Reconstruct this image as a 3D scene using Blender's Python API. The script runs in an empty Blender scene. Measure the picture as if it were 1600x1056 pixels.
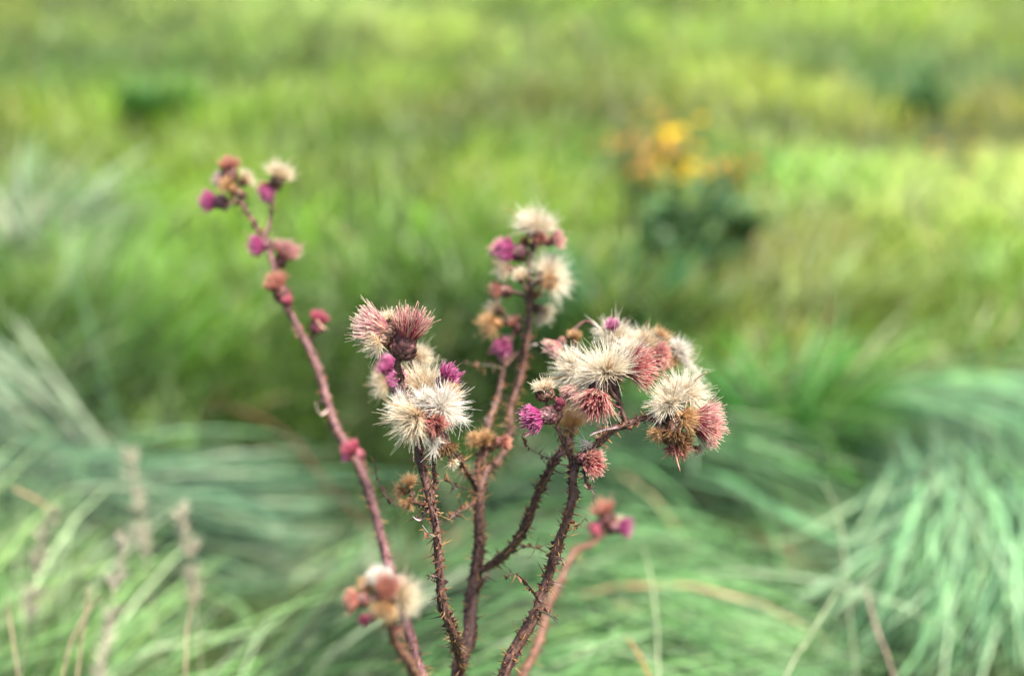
import bpy, math, random
import numpy as np
from mathutils import Vector

random.seed(7)
rng = np.random.default_rng(11)
R_ = math.radians
scene = bpy.context.scene
COL = scene.collection

# ------------------------------------------------------------------ camera
CAM_H, PITCH, FOCUS = 0.69, R_(20.0), 0.65
LENS, SENSOR, PW, PH = 50.0, 36.0, 1600.0, 1056.0
cam_data = bpy.data.cameras.new('camera')
cam_data.lens = LENS
cam_data.sensor_width = SENSOR
cam_data.sensor_fit = 'HORIZONTAL'
cam_data.clip_start = 0.02
cam_data.clip_end = 2000.0
cam_data.dof.use_dof = True
cam_data.dof.focus_distance = FOCUS
cam_data.dof.aperture_fstop = 3.4
cam_data.dof.aperture_blades = 0
cam = bpy.data.objects.new('camera', cam_data)
cam.location = (0, 0, CAM_H)
cam.rotation_euler = (math.pi / 2 - PITCH, 0, 0)
COL.objects.link(cam)
scene.camera = cam

# ------------------------------------------------------------------ sky and sun (bright thin overcast)
SUN = Vector((0.42, -0.20, 0.88)).normalized()
world = bpy.data.worlds.new('World')
scene.world = world
world.use_nodes = True
wn = world.node_tree
wn.nodes.clear()
sky = wn.nodes.new('ShaderNodeTexSky')
sky.sky_type = 'NISHITA'
sky.sun_disc = False
sky.sun_elevation = math.asin(SUN.z)
sky.sun_rotation = math.atan2(SUN.x, SUN.y)
sky.dust_density = 4.0
sky.air_density = 1.0
sky.ozone_density = 1.0
bg = wn.nodes.new('ShaderNodeBackground')
bg.inputs['Strength'].default_value = 0.075
wo = wn.nodes.new('ShaderNodeOutputWorld')
wn.links.new(sky.outputs[0], bg.inputs[0])
wn.links.new(bg.outputs[0], wo.inputs[0])
sun_d = bpy.data.lights.new('sun', 'SUN')
sun_d.energy = 3.4
sun_d.angle = R_(11)
sun_d.color = (1.0, 0.90, 0.76)
sun = bpy.data.objects.new('sun', sun_d)
sun.rotation_euler = SUN.to_track_quat('Z', 'Y').to_euler()
sun.location = (2, -1, 5)
COL.objects.link(sun)
scene.view_settings.view_transform = 'Standard'
scene.view_settings.look = 'None'
scene.view_settings.exposure = 1.95
scene.view_settings.gamma = 1.0
scene.view_settings.use_curve_mapping = False
scene.render.engine = 'CYCLES'
scene.cycles.max_bounces = 5
scene.cycles.diffuse_bounces = 3
scene.cycles.glossy_bounces = 2
scene.cycles.transmission_bounces = 4
scene.cycles.use_denoising = True

# ------------------------------------------------------------------ pixel -> world helpers
F_ = np.array([0, math.cos(PITCH), -math.sin(PITCH)])
U_ = np.array([0, math.sin(PITCH), math.cos(PITCH)])
X_ = np.array([1.0, 0, 0])
PXM = SENSOR / PW / LENS                      # metres per pixel at 1 m


def at(px, py, d):
    """the point seen at that pixel, d metres along the view axis"""
    return np.array([0, 0, CAM_H]) + d * (F_ + (px - PW / 2) * PXM * X_ + (PH / 2 - py) * PXM * U_)


def dd(d):
    """depth of the thistle's own pieces, spread about the focus"""
    return FOCUS + (d - FOCUS) * 1.45 if d < 0.85 else d


def on_level(px, py, z=0.0):
    """the point seen at that pixel on the level z"""
    r = F_ + (px - PW / 2) * PXM * X_ + (PH / 2 - py) * PXM * U_
    t = (z - CAM_H) / r[2]
    return np.array([0, 0, CAM_H]) + r * t


def lin(c):
    c = np.asarray(c, float) / 255.0
    return np.where(c <= 0.04045, c / 12.92, ((c + 0.055) / 1.055) ** 2.4)


# ------------------------------------------------------------------ materials
def base_mat(name):
    m = bpy.data.materials.new(name)
    m.use_nodes = True
    nt = m.node_tree
    nt.nodes.clear()
    return m, nt, nt.nodes.new('ShaderNodeOutputMaterial')


def attr_mat(name, rough=0.5, spec=0.4, transl=0.3, noise=0.25, scale=300.0, bump=0.0):
    """colour from the mesh's own colour attribute, broken up by noise, with some light coming through"""
    m, nt, out = base_mat(name)
    N, L = nt.nodes.new, nt.links.new
    a = N('ShaderNodeAttribute'); a.attribute_name = 'Col'
    tc = N('ShaderNodeTexCoord')
    nz = N('ShaderNodeTexNoise'); nz.inputs['Scale'].default_value = scale; nz.inputs['Detail'].default_value = 3
    L(tc.outputs['Object'], nz.inputs['Vector'])
    mr = N('ShaderNodeMapRange')
    mr.inputs['From Min'].default_value = 0.3; mr.inputs['From Max'].default_value = 0.7
    mr.inputs['To Min'].default_value = 1 - noise; mr.inputs['To Max'].default_value = 1 + noise
    L(nz.outputs['Fac'], mr.inputs['Value'])
    mul = N('ShaderNodeVectorMath'); mul.operation = 'MULTIPLY'
    L(a.outputs['Color'], mul.inputs[0]); L(mr.outputs[0], mul.inputs[1])
    p = N('ShaderNodeBsdfPrincipled')
    p.inputs['Roughness'].default_value = rough
    p.inputs['Specular IOR Level'].default_value = spec
    L(mul.outputs[0], p.inputs['Base Color'])
    if bump:
        b = N('ShaderNodeBump'); b.inputs['Strength'].default_value = bump; b.inputs['Distance'].default_value = 0.0006
        L(nz.outputs['Fac'], b.inputs['Height']); L(b.outputs[0], p.inputs['Normal'])
    if transl:
        t = N('ShaderNodeBsdfTranslucent'); L(mul.outputs[0], t.inputs['Color'])
        mx = N('ShaderNodeMixShader'); mx.inputs[0].default_value = transl
        L(p.outputs[0], mx.inputs[1]); L(t.outputs[0], mx.inputs[2]); L(mx.outputs[0], out.inputs[0])
    else:
        L(p.outputs[0], out.inputs[0])
    return m


M_GRASS = attr_mat('grass_blades', 0.48, 0.35, 0.26, 0.18, 40.0)
M_HAIR = attr_mat('thistle_hair', 0.65, 0.2, 0.5, 0.12, 500.0)
M_STEM = attr_mat('thistle_stem', 0.62, 0.35, 0.0, 0.5, 420.0, 0.9)
M_SPINE = attr_mat('thistle_spine', 0.5, 0.4, 0.15, 0.3, 900.0)
M_LEAF = attr_mat('wild_leaf', 0.5, 0.45, 0.2, 0.3, 120.0)
M_PETAL = attr_mat('petal', 0.6, 0.2, 0.35, 0.15, 300.0)


def ground_mat():
    m, nt, out = base_mat('meadow_soil')
    N, L = nt.nodes.new, nt.links.new
    tc = N('ShaderNodeTexCoord')
    n1 = N('ShaderNodeTexNoise'); n1.inputs['Scale'].default_value = 9; n1.inputs['Detail'].default_value = 8
    n2 = N('ShaderNodeTexNoise'); n2.inputs['Scale'].default_value = 0.7; n2.inputs['Detail'].default_value = 5
    L(tc.outputs['Object'], n1.inputs['Vector']); L(tc.outputs['Object'], n2.inputs['Vector'])
    r1 = N('ShaderNodeValToRGB')
    r1.color_ramp.elements[0].position = 0.35; r1.color_ramp.elements[0].color = (0.014, 0.020, 0.010, 1)
    r1.color_ramp.elements[1].position = 0.65; r1.color_ramp.elements[1].color = (0.022, 0.046, 0.016, 1)
    r2 = N('ShaderNodeValToRGB')
    r2.color_ramp.elements[0].position = 0.35; r2.color_ramp.elements[0].color = (0.035, 0.052, 0.016, 1)
    r2.color_ramp.elements[1].position = 0.7; r2.color_ramp.elements[1].color = (0.055, 0.080, 0.022, 1)
    L(n1.outputs['Fac'], r1.inputs[0]); L(n2.outputs['Fac'], r2.inputs[0])
    mx = N('ShaderNodeMix'); mx.data_type = 'RGBA'; mx.inputs[0].default_value = 0.45
    L(r1.outputs[0], mx.inputs[6]); L(r2.outputs[0], mx.inputs[7])
    b = N('ShaderNodeBump'); b.inputs['Strength'].default_value = 0.8; b.inputs['Distance'].default_value = 0.02
    L(n1.outputs['Fac'], b.inputs['Height'])
    p = N('ShaderNodeBsdfPrincipled'); p.inputs['Roughness'].default_value = 0.95
    p.inputs['Specular IOR Level'].default_value = 0.15
    L(mx.outputs[2], p.inputs['Base Color']); L(b.outputs[0], p.inputs['Normal'])
    L(p.outputs[0], out.inputs[0])
    return m


# ------------------------------------------------------------------ mesh helpers
def mesh_from(name, V, quads=None, tris=None, cols=None, mat=None, smooth=True):
    V = np.ascontiguousarray(V, np.float32)
    parts, tot = [], []
    if quads is not None and len(quads):
        parts.append(np.asarray(quads, np.int32).reshape(-1)); tot.append(np.full(len(quads), 4, np.int32))
    if tris is not None and len(tris):
        parts.append(np.asarray(tris, np.int32).reshape(-1)); tot.append(np.full(len(tris), 3, np.int32))
    loops = np.concatenate(parts); tot = np.concatenate(tot)
    start = np.concatenate([[0], np.cumsum(tot)[:-1]]).astype(np.int32)
    me = bpy.data.meshes.new(name)
    me.vertices.add(len(V)); me.vertices.foreach_set('co', V.reshape(-1))
    me.loops.add(len(loops)); me.loops.foreach_set('vertex_index', loops)
    me.polygons.add(len(tot)); me.polygons.foreach_set('loop_start', start); me.polygons.foreach_set('loop_total', tot)
    me.polygons.foreach_set('use_smooth', np.full(len(tot), smooth, bool))
    if cols is not None:
        a = me.attributes.new('Col', 'FLOAT_COLOR', 'POINT')
        c = np.ones((len(V), 4), np.float32); c[:, :3] = cols
        a.data.foreach_set('color', c.reshape(-1))
    me.update(calc_edges=True)
    me.validate()
    if mat: me.materials.append(mat)
    return me


def link(name, me, parent=None, stuff=False):
    o = bpy.data.objects.new(name, me)
    COL.objects.link(o)
    if parent is not None:
        o.parent = parent
    if stuff: o['kind'] = 'stuff'
    return o


def empty(name, loc, label, cat, group=None):
    o = bpy.data.objects.new(name, None)
    o.empty_display_size = 0.05
    o.location = loc
    COL.objects.link(o)
    o['label'] = label; o['category'] = cat
    if group: o['group'] = group
    return o


def nrm(v):
    return v / np.maximum(np.linalg.norm(v, axis=-1, keepdims=True), 1e-9)


def merge(chunks):
    """chunks of (V, quads, tris, cols) -> one"""
    Vs, Q, T, C, n = [], [], [], [], 0
    for V, q, t, c in chunks:
        Vs.append(V); C.append(np.broadcast_to(c, (len(V), 3)))
        if q is not None and len(q): Q.append(np.asarray(q) + n)
        if t is not None and len(t): T.append(np.asarray(t) + n)
        n += len(V)
    return (np.concatenate(Vs), np.concatenate(Q) if Q else None, np.concatenate(T) if T else None, np.concatenate(C))


def strands(P0, D, Ln, W, curl, cb, cm, ct, K=4, sides=3, jit=0.12, taper=0.35, tipat=0.5):
    """hair-like tapered strands, vectorised. cb, cm, ct: colour at base, middle, tip"""
    n = len(P0)
    t = np.linspace(0, 1, K)
    P = P0[:, None, :] + D[:, None, :] * (Ln[:, None, None] * t[None, :, None]) + curl[:, None, :] * (Ln[:, None, None] * (t ** 2)[None, :, None])
    rnd = nrm(rng.normal(size=(n, 3)))
    s1 = nrm(np.cross(D, rnd)); s2 = nrm(np.cross(D, s1))
    w = W[:, None] * (1 - (1 - taper) * t[None, :] ** 1.5)
    ang = np.arange(sides) * 2 * math.pi / sides
    ring = s1[:, None, None, :] * np.cos(ang)[None, None, :, None] + s2[:, None, None, :] * np.sin(ang)[None, None, :, None]
    V = P[:, :, None, :] + ring * w[:, :, None, None]
    V = V.reshape(-1, 3)
    idx = np.arange(n * K * sides).reshape(n, K, sides)
    a = idx[:, :-1, :]; b = np.roll(a, -1, axis=2); c = idx[:, 1:, :]; d = np.roll(c, -1, axis=2)
    Q = np.stack([a, b, d, c], -1).reshape(-1, 4)
    tt = t[None, :, None]
    cb, cm, ct = [np.broadcast_to(np.asarray(x, float), (n, 3)) for x in (cb, cm, ct)]
    f1 = np.clip(tt / 0.45, 0, 1); f2 = np.clip((tt - tipat) / (1 - tipat), 0, 1)
    c_ = (cb[:, None, :] * (1 - f1) + cm[:, None, :] * f1) * (1 - f2) + ct[:, None, :] * f2
    c_ = c_ * (1 + jit * rng.normal(size=(n, 1, 1)))
    C = np.repeat(np.clip(c_, 0.005, 0.95)[:, :, None, :], sides, 2).reshape(-1, 3)
    return V, Q, None, C


def spline(pts, step=0.004):
    """Catmull-Rom through rows of (x, y, z, radius)"""
    P = np.asarray(pts, float)
    P = np.vstack([2 * P[0] - P[1], P, 2 * P[-1] - P[-2]])
    out = []
    for i in range(1, len(P) - 2):
        p0, p1, p2, p3 = P[i - 1:i + 3]
        n = max(2, int(np.linalg.norm(p2[:3] - p1[:3]) / step))
        for t in np.linspace(0, 1, n, endpoint=False):
            out.append(0.5 * ((2 * p1) + (-p0 + p2) * t + (2 * p0 - 5 * p1 + 4 * p2 - p3) * t * t + (-p0 + 3 * p1 - 3 * p2 + p3) * t ** 3))
    out.append(P[-2])
    return np.array(out)


def frames(C):
    T = nrm(np.gradient(C, axis=0))
    n = np.zeros_like(T)
    v = np.cross(T[0], [0.3, 0.2, 0.9]); v /= np.linalg.norm(v)
    for i in range(len(T)):
        v = v - T[i] * np.dot(v, T[i]); v /= np.linalg.norm(v)
        n[i] = v
    return T, n, np.cross(T, n)


def tube(S, sides=10, rough=0.12, flat=1.0, colour=(0.1, 0.05, 0.04), colour2=None, ridges=0):
    C, r = S[:, :3], S[:, 3]
    T, n, b = frames(C)
    m = len(C)
    ang = np.arange(sides) * 2 * math.pi / sides
    k = 1 + rough * rng.normal(size=(m, sides))
    k = (k + np.roll(k, 1, 0) + np.roll(k, -1, 0)) / 3
    if ridges: k = k * (1 + 0.10 * np.where(np.arange(sides) % 2 == 0, 1, -1))[None, :]
    V = C[:, None, :] + (n[:, None, :] * np.cos(ang)[None, :, None] + b[:, None, :] * np.sin(ang)[None, :, None] * flat) * (r[:, None] * k)[:, :, None]
    idx = np.arange(m * sides).reshape(m, sides)
    a = idx[:-1]; bb = np.roll(a, -1, 1); c = idx[1:]; d = np.roll(c, -1, 1)
    Q = np.stack([a, bb, d, c], -1).reshape(-1, 4)
    V = V.reshape(-1, 3)
    V = np.vstack([V, C[0], C[-1]])
    e0, e1 = m * sides, m * sides + 1
    T1 = [(e0, idx[0][(j + 1) % sides], idx[0][j]) for j in range(sides)] + [(e1, idx[-1][j], idx[-1][(j + 1) % sides]) for j in range(sides)]
    c1 = np.asarray(colour, float); c2 = np.asarray(colour2 if colour2 is not None else colour, float)
    f = rng.random((m, sides)); f = (f + np.roll(f, 1, 0) + np.roll(f, 2, 0)) / 3; f = np.clip((f - 0.3) / 0.4, 0, 1)
    Cc = (c1 * (1 - f[..., None]) + c2 * f[..., None]).reshape(-1, 3)
    Cc = np.vstack([Cc, c1, c1])
    return V, Q, T1, Cc


# ------------------------------------------------------------------ terrain
def dips(x, y):
    z = 0.012 * np.sin(x * 2.3 + 1.0) * np.sin(y * 1.9) + 0.02 * np.sin(x * 0.9 - 0.6) * np.sin(y * 0.8 + 0.4)
    for px, py, depth, sx, sy in DIPS:
        c = on_level(px, py, -0.02)
        z = z - depth * np.exp(-((x - c[0]) / sx) ** 2 - ((y - c[1]) / sy) ** 2)
    return z


DIPS = [(450, 665, 0.19, 0.17, 0.24), (620, 645, 0.17, 0.17, 0.24), (820, 600, 0.08, 0.10, 0.14), (1180, 985, 0.13, 0.10, 0.10), (260, 1040, 0.10, 0.08, 0.08), (1290, 1010, 0.08, 0.06, 0.07), (1130, 740, 0.06, 0.05, 0.05), (1420, 150, 0.06, 0.25, 0.3),
        (1260, 780, 0.05, 0.08, 0.07), (30, 610, 0.05, 0.12, 0.10), (1180, 20, -0.1, 1.5, 1.0), (200, 20, -0.08, 1.6, 1.0), (320, 420, -0.06, 0.6, 0.35)]

gx = np.concatenate([-np.geomspace(700, 3.2, 22), np.linspace(-3, 3, 101), np.geomspace(3.2, 700, 22)])
gy = np.concatenate([-np.geomspace(700, 0.7, 16), np.linspace(-0.5, 9, 150), np.geomspace(9.3, 900, 26)])
GX, GY = np.meshgrid(gx, gy)
fade = np.exp(-(np.maximum(np.abs(GX) - 3, 0) / 4) ** 2 - (np.maximum(np.abs(GY - 4) - 5, 0) / 5) ** 2)
GZ = dips(GX, GY) * fade
nv = np.arange(GX.size).reshape(GX.shape)
gq = np.stack([nv[:-1, :-1], nv[:-1, 1:], nv[1:, 1:], nv[1:, :-1]], -1).reshape(-1, 4)
g = link('ground', mesh_from('ground', np.stack([GX, GY, GZ], -1).reshape(-1, 3), gq, mat=ground_mat()))
g['kind'] = 'structure'
g['label'] = 'dark meadow soil and thatch under the grass'

# ------------------------------------------------------------------ grass fields
# patches of the meadow: where, colour of the grass there (sRGB, hollows darkened with painted shade), blade length, lean (0 upright .. 1 flat), lie (degrees, 0 = +x, 90 = away)
PATCH = [
 (0,0,(145,168,72),0.2,0.3,0),(250,40,(135,165,85),0.2,0.3,0),(450,15,(168,190,125),0.2,0.38,0),(700,40,(152,174,92),0.2,0.3,0),(950,15,(140,178,66),0.2,0.3,0),
 (1200,15,(152,188,90),0.2,0.3,0),(1400,40,(140,175,100),0.2,0.3,0),(1580,40,(125,152,66),0.2,0.3,0),
 (50,150,(122,145,52),0.2,0.22,0),(160,72,(96,138,66),0.18,0.3,0),(380,130,(120,152,52),0.2,0.22,0),(550,170,(102,136,58),0.2,0.22,0),(650,110,(134,164,58),0.2,0.22,0),
 (750,130,(135,148,70),0.2,0.22,0),(880,100,(142,168,88),0.2,0.3,0),(1000,120,(152,172,82),0.2,0.3,0),(1150,90,(152,176,84),0.2,0.3,0),(1300,130,(140,165,80),0.2,0.22,0),
 (1450,60,(92,140,70),0.2,0.22,0),(1420,185,(112,98,60),0.08,0.22,0),(1560,110,(138,148,68),0.2,0.22,0),
 (60,230,(115,138,48),0.2,0.22,0),(200,210,(120,150,58),0.2,0.22,0),(330,200,(118,142,52),0.2,0.22,0),(480,190,(84,116,46),0.2,0.22,0),(600,230,(112,140,52),0.2,0.22,0),
 (720,220,(132,156,56),0.2,0.22,0),(850,200,(112,152,52),0.2,0.22,0),(1200,210,(98,148,72),0.2,0.22,0),(1350,220,(132,166,96),0.2,0.3,0),(1550,250,(150,168,112),0.2,0.38,0),
 (90,340,(112,160,110),0.2,0.38,180),(250,310,(116,158,44),0.2,0.22,0),(350,340,(118,160,40),0.2,0.22,0),(550,300,(104,142,46),0.2,0.22,0),(650,330,(90,142,46),0.2,0.22,0),
 (700,380,(70,124,48),0.2,0.22,0),(900,330,(116,146,56),0.18,0.22,0),(980,420,(134,158,52),0.144,0.22,0),(1100,390,(122,132,64),0.14,0.22,0),(1250,330,(142,142,78),0.18,0.22,0),
 (1400,330,(128,150,56),0.2,0.22,0),(1550,350,(112,150,62),0.2,0.22,0),
 (50,430,(122,156,72),0.176,0.22,0),(200,440,(126,164,60),0.192,0.19,0),(350,450,(116,168,46),0.208,0.19,0),(550,430,(92,150,50),0.208,0.22,0),(680,460,(56,120,54),0.208,0.22,0),
 (950,480,(54,120,56),0.192,0.22,0),(1100,470,(116,146,56),0.16,0.22,0),(1250,450,(122,138,64),0.16,0.22,0),(1450,500,(96,112,60),0.16,0.22,0),(1570,480,(100,140,60),0.16,0.22,0),
 (50,540,(108,154,60),0.192,0.22,0),(20,610,(70,104,54),0.132,0.3,-12),(230,520,(118,156,88),0.24,0.19,0),(330,560,(88,148,54),0.208,0.19,0),(430,550,(70,136,56),0.208,0.22,0),
 (580,500,(54,120,50),0.208,0.26,0),(850,530,(46,106,56),0.192,0.3,0),(1150,560,(102,148,54),0.176,0.3,0),(1250,560,(96,154,46),0.176,0.3,0),(1400,575,(104,142,100),0.36,0.75,-40),
 (1550,575,(112,150,108),0.38,0.8,-45),
 (80,680,(108,150,120),0.277,0.8,3),(200,640,(112,152,118),0.277,0.8,-22),(300,680,(46,92,60),0.106,0.9,-12),(430,640,(32,86,54),0.106,0.9,-32),(480,700,(28,74,50),0.106,0.95,-22),  # dark rows are the left hollow, its shade painted into the blade colour
 (600,650,(30,84,58),0.106,0.9,-12),(900,600,(30,90,64),0.106,0.85,-55),(1150,640,(96,146,106),0.288,0.85,-55),(1230,660,(56,138,54),0.187,0.5,-45),(1400,640,(116,156,126),0.302,0.85,-50),  # first two rows: hollow shade held in the grass colour
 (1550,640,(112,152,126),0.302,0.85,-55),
 (60,780,(132,156,140),0.277,0.7,8),(200,770,(108,156,126),0.29,0.85,-12),(350,750,(120,156,126),0.218,0.9,-20),(520,780,(122,168,118),0.218,0.9,-2),(700,770,(90,142,98),0.218,0.85,-12),
 (1050,750,(100,146,108),0.302,0.85,-50),(1250,760,(82,118,84),0.259,0.8,-65),(1400,720,(128,166,130),0.346,0.85,-65),(1550,780,(132,162,130),0.346,0.8,-72),
 (60,900,(128,156,104),0.198,0.35,48),(200,880,(124,176,84),0.198,0.35,28),(350,880,(132,178,108),0.224,0.5,8),(500,870,(120,172,94),0.251,0.7,-2),(700,880,(120,168,104),0.264,0.75,-12),
 (950,860,(128,172,124),0.277,0.8,-50),(1100,850,(110,156,114),0.302,0.8,-55),(1250,880,(66,116,82),0.259,0.7,-85),(1400,850,(122,156,108),0.331,0.75,-72),(1560,900,(132,162,124),0.317,0.7,-72),
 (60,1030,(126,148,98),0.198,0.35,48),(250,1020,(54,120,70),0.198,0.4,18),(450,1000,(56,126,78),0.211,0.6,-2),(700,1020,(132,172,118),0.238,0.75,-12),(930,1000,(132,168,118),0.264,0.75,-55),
 (1050,1000,(98,150,108),0.274,0.6,-75),(1180,980,(36,88,64),0.187,0.6,-95),(1300,1000,(58,104,72),0.259,0.5,-95),(1450,1000,(112,146,102),0.288,0.6,-72),(1560,1040,(104,142,96),0.288,0.6,-72),  # darkest row is the gap, with its shade put into the colour
 (1060,590,(96,144,76),0.22,0.6,-30),(1050,670,(90,142,98),0.26,0.8,-45),(1300,700,(104,150,112),0.3,0.85,-55),(1180,710,(92,144,104),0.28,0.85,-50),(1100,780,(112,156,116),0.3,0.85,-50),(1460,700,(122,160,122),0.32,0.85,-60),
]
pc = np.array([on_level(p[0], p[1], 0.04 if p[1] > 565 else 0.09) for p in PATCH])
pcx, pcy = pc[:, 0] / pc[:, 1], np.log(pc[:, 1]) * 1.6
pcol = np.array([lin(p[2]) for p in PATCH])
plen = np.array([p[3] for p in PATCH]); plean = np.array([p[4] for p in PATCH]); plie = np.radians([p[5] for p in PATCH])


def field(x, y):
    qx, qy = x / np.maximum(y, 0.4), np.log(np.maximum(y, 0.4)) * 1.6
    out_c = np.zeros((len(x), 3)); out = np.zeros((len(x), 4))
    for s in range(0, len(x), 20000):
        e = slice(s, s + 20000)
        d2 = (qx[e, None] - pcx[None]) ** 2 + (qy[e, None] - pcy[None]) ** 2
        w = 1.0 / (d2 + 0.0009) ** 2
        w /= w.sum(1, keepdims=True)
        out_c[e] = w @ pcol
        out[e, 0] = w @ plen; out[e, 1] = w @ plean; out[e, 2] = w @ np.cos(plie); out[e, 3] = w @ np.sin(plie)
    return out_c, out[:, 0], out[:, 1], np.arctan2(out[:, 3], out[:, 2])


def blades(x, y, length, lean, lie, width, cols, K=6, z=None, tipc=None, mat=0.0):
    """arching ribbon blades with a fold of width across them"""
    n = len(x)
    z = (dips(x, y) if z is None else z) + mat * rng.random(n) * np.clip(lean, 0, 1)
    t = np.linspace(0, 1, K)
    th0 = lean * R_(80) + np.abs(rng.normal(size=n)) * R_(8)
    th1 = th0 + (0.45 + lean * 0.6) * R_(62) * (0.6 + 0.8 * rng.random(n))
    th = th0[:, None] + (th1 - th0)[:, None] * t[None, :] ** 1.2
    ds = length[:, None] / (K - 1)
    hor = np.cumsum(np.sin(th) * ds, 1) - np.sin(th[:, :1]) * ds
    ver = np.cumsum(np.cos(th) * ds, 1) - np.cos(th[:, :1]) * ds
    # flat-lying tips rest on the sward instead of diving into the soil
    ver = np.maximum(ver, 0.012 * t[None, :])
    side = rng.normal(size=n) * 0.08 - 0.12 * lean
    lie2 = lie[:, None] + side[:, None] * t[None, :] * 2
    P = np.stack([x[:, None] + hor * np.cos(lie2), y[:, None] + hor * np.sin(lie2), z[:, None] - 0.01 + ver], -1)
    tw = lie + math.pi / 2 + rng.normal(size=n) * 0.5
    sx = np.stack([np.cos(tw), np.sin(tw), rng.normal(size=n) * 0.35], -1)
    w = width[:, None] * 0.5 * np.array([0.75 + 0.25 * min(1, 4 * a) if a < 0.5 else 1 - ((a - 0.5) / 0.5) ** 1.6 * 0.92 for a in t])[None, :]
    V = np.stack([P - sx[:, None, :] * w[..., None], P + sx[:, None, :] * w[..., None]], 2).reshape(-1, 3)
    idx = np.arange(n * K * 2).reshape(n, K, 2)
    Q = np.stack([idx[:, :-1, 0], idx[:, :-1, 1], idx[:, 1:, 1], idx[:, 1:, 0]], -1).reshape(-1, 4)
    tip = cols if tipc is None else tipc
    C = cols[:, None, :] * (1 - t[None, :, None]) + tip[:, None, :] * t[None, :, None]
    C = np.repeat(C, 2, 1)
    return V, Q, None, np.clip(C.reshape(-1, 3), 0.004, 0.9)


def vnoise(x, y, cell, seed=0):
    r = np.random.default_rng(seed).random((64, 64))
    u, v = x / cell + 500, y / cell + 500
    i, j = np.floor(u).astype(int), np.floor(v).astype(int)
    f, g_ = u - i, v - j
    f, g_ = f * f * (3 - 2 * f), g_ * g_ * (3 - 2 * g_)
    R = lambda a, b: r[a % 64, b % 64]
    return (R(i, j) * (1 - f) + R(i + 1, j) * f) * (1 - g_) + (R(i, j + 1) * (1 - f) + R(i + 1, j + 1) * f) * g_


def scatter(n, y0, y1, k=0.42, pad=0.35):
    """points over the wedge of meadow in front of the camera, denser towards it"""
    y = y0 * (y1 / y0) ** rng.random(int(n)) if y0 > 1 else y0 + (y1 - y0) * rng.random(int(n)) ** .85
    x = (rng.random(int(n)) * 2 - 1) * (k * y + pad)
    return x, y


GRASS_K = 0.62
CLEAR = [(248, 192, .06, -.30, .05), (1415, 180, .07, -.30, .05), (1088, 400, .08, -.22, .05)]


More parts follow.
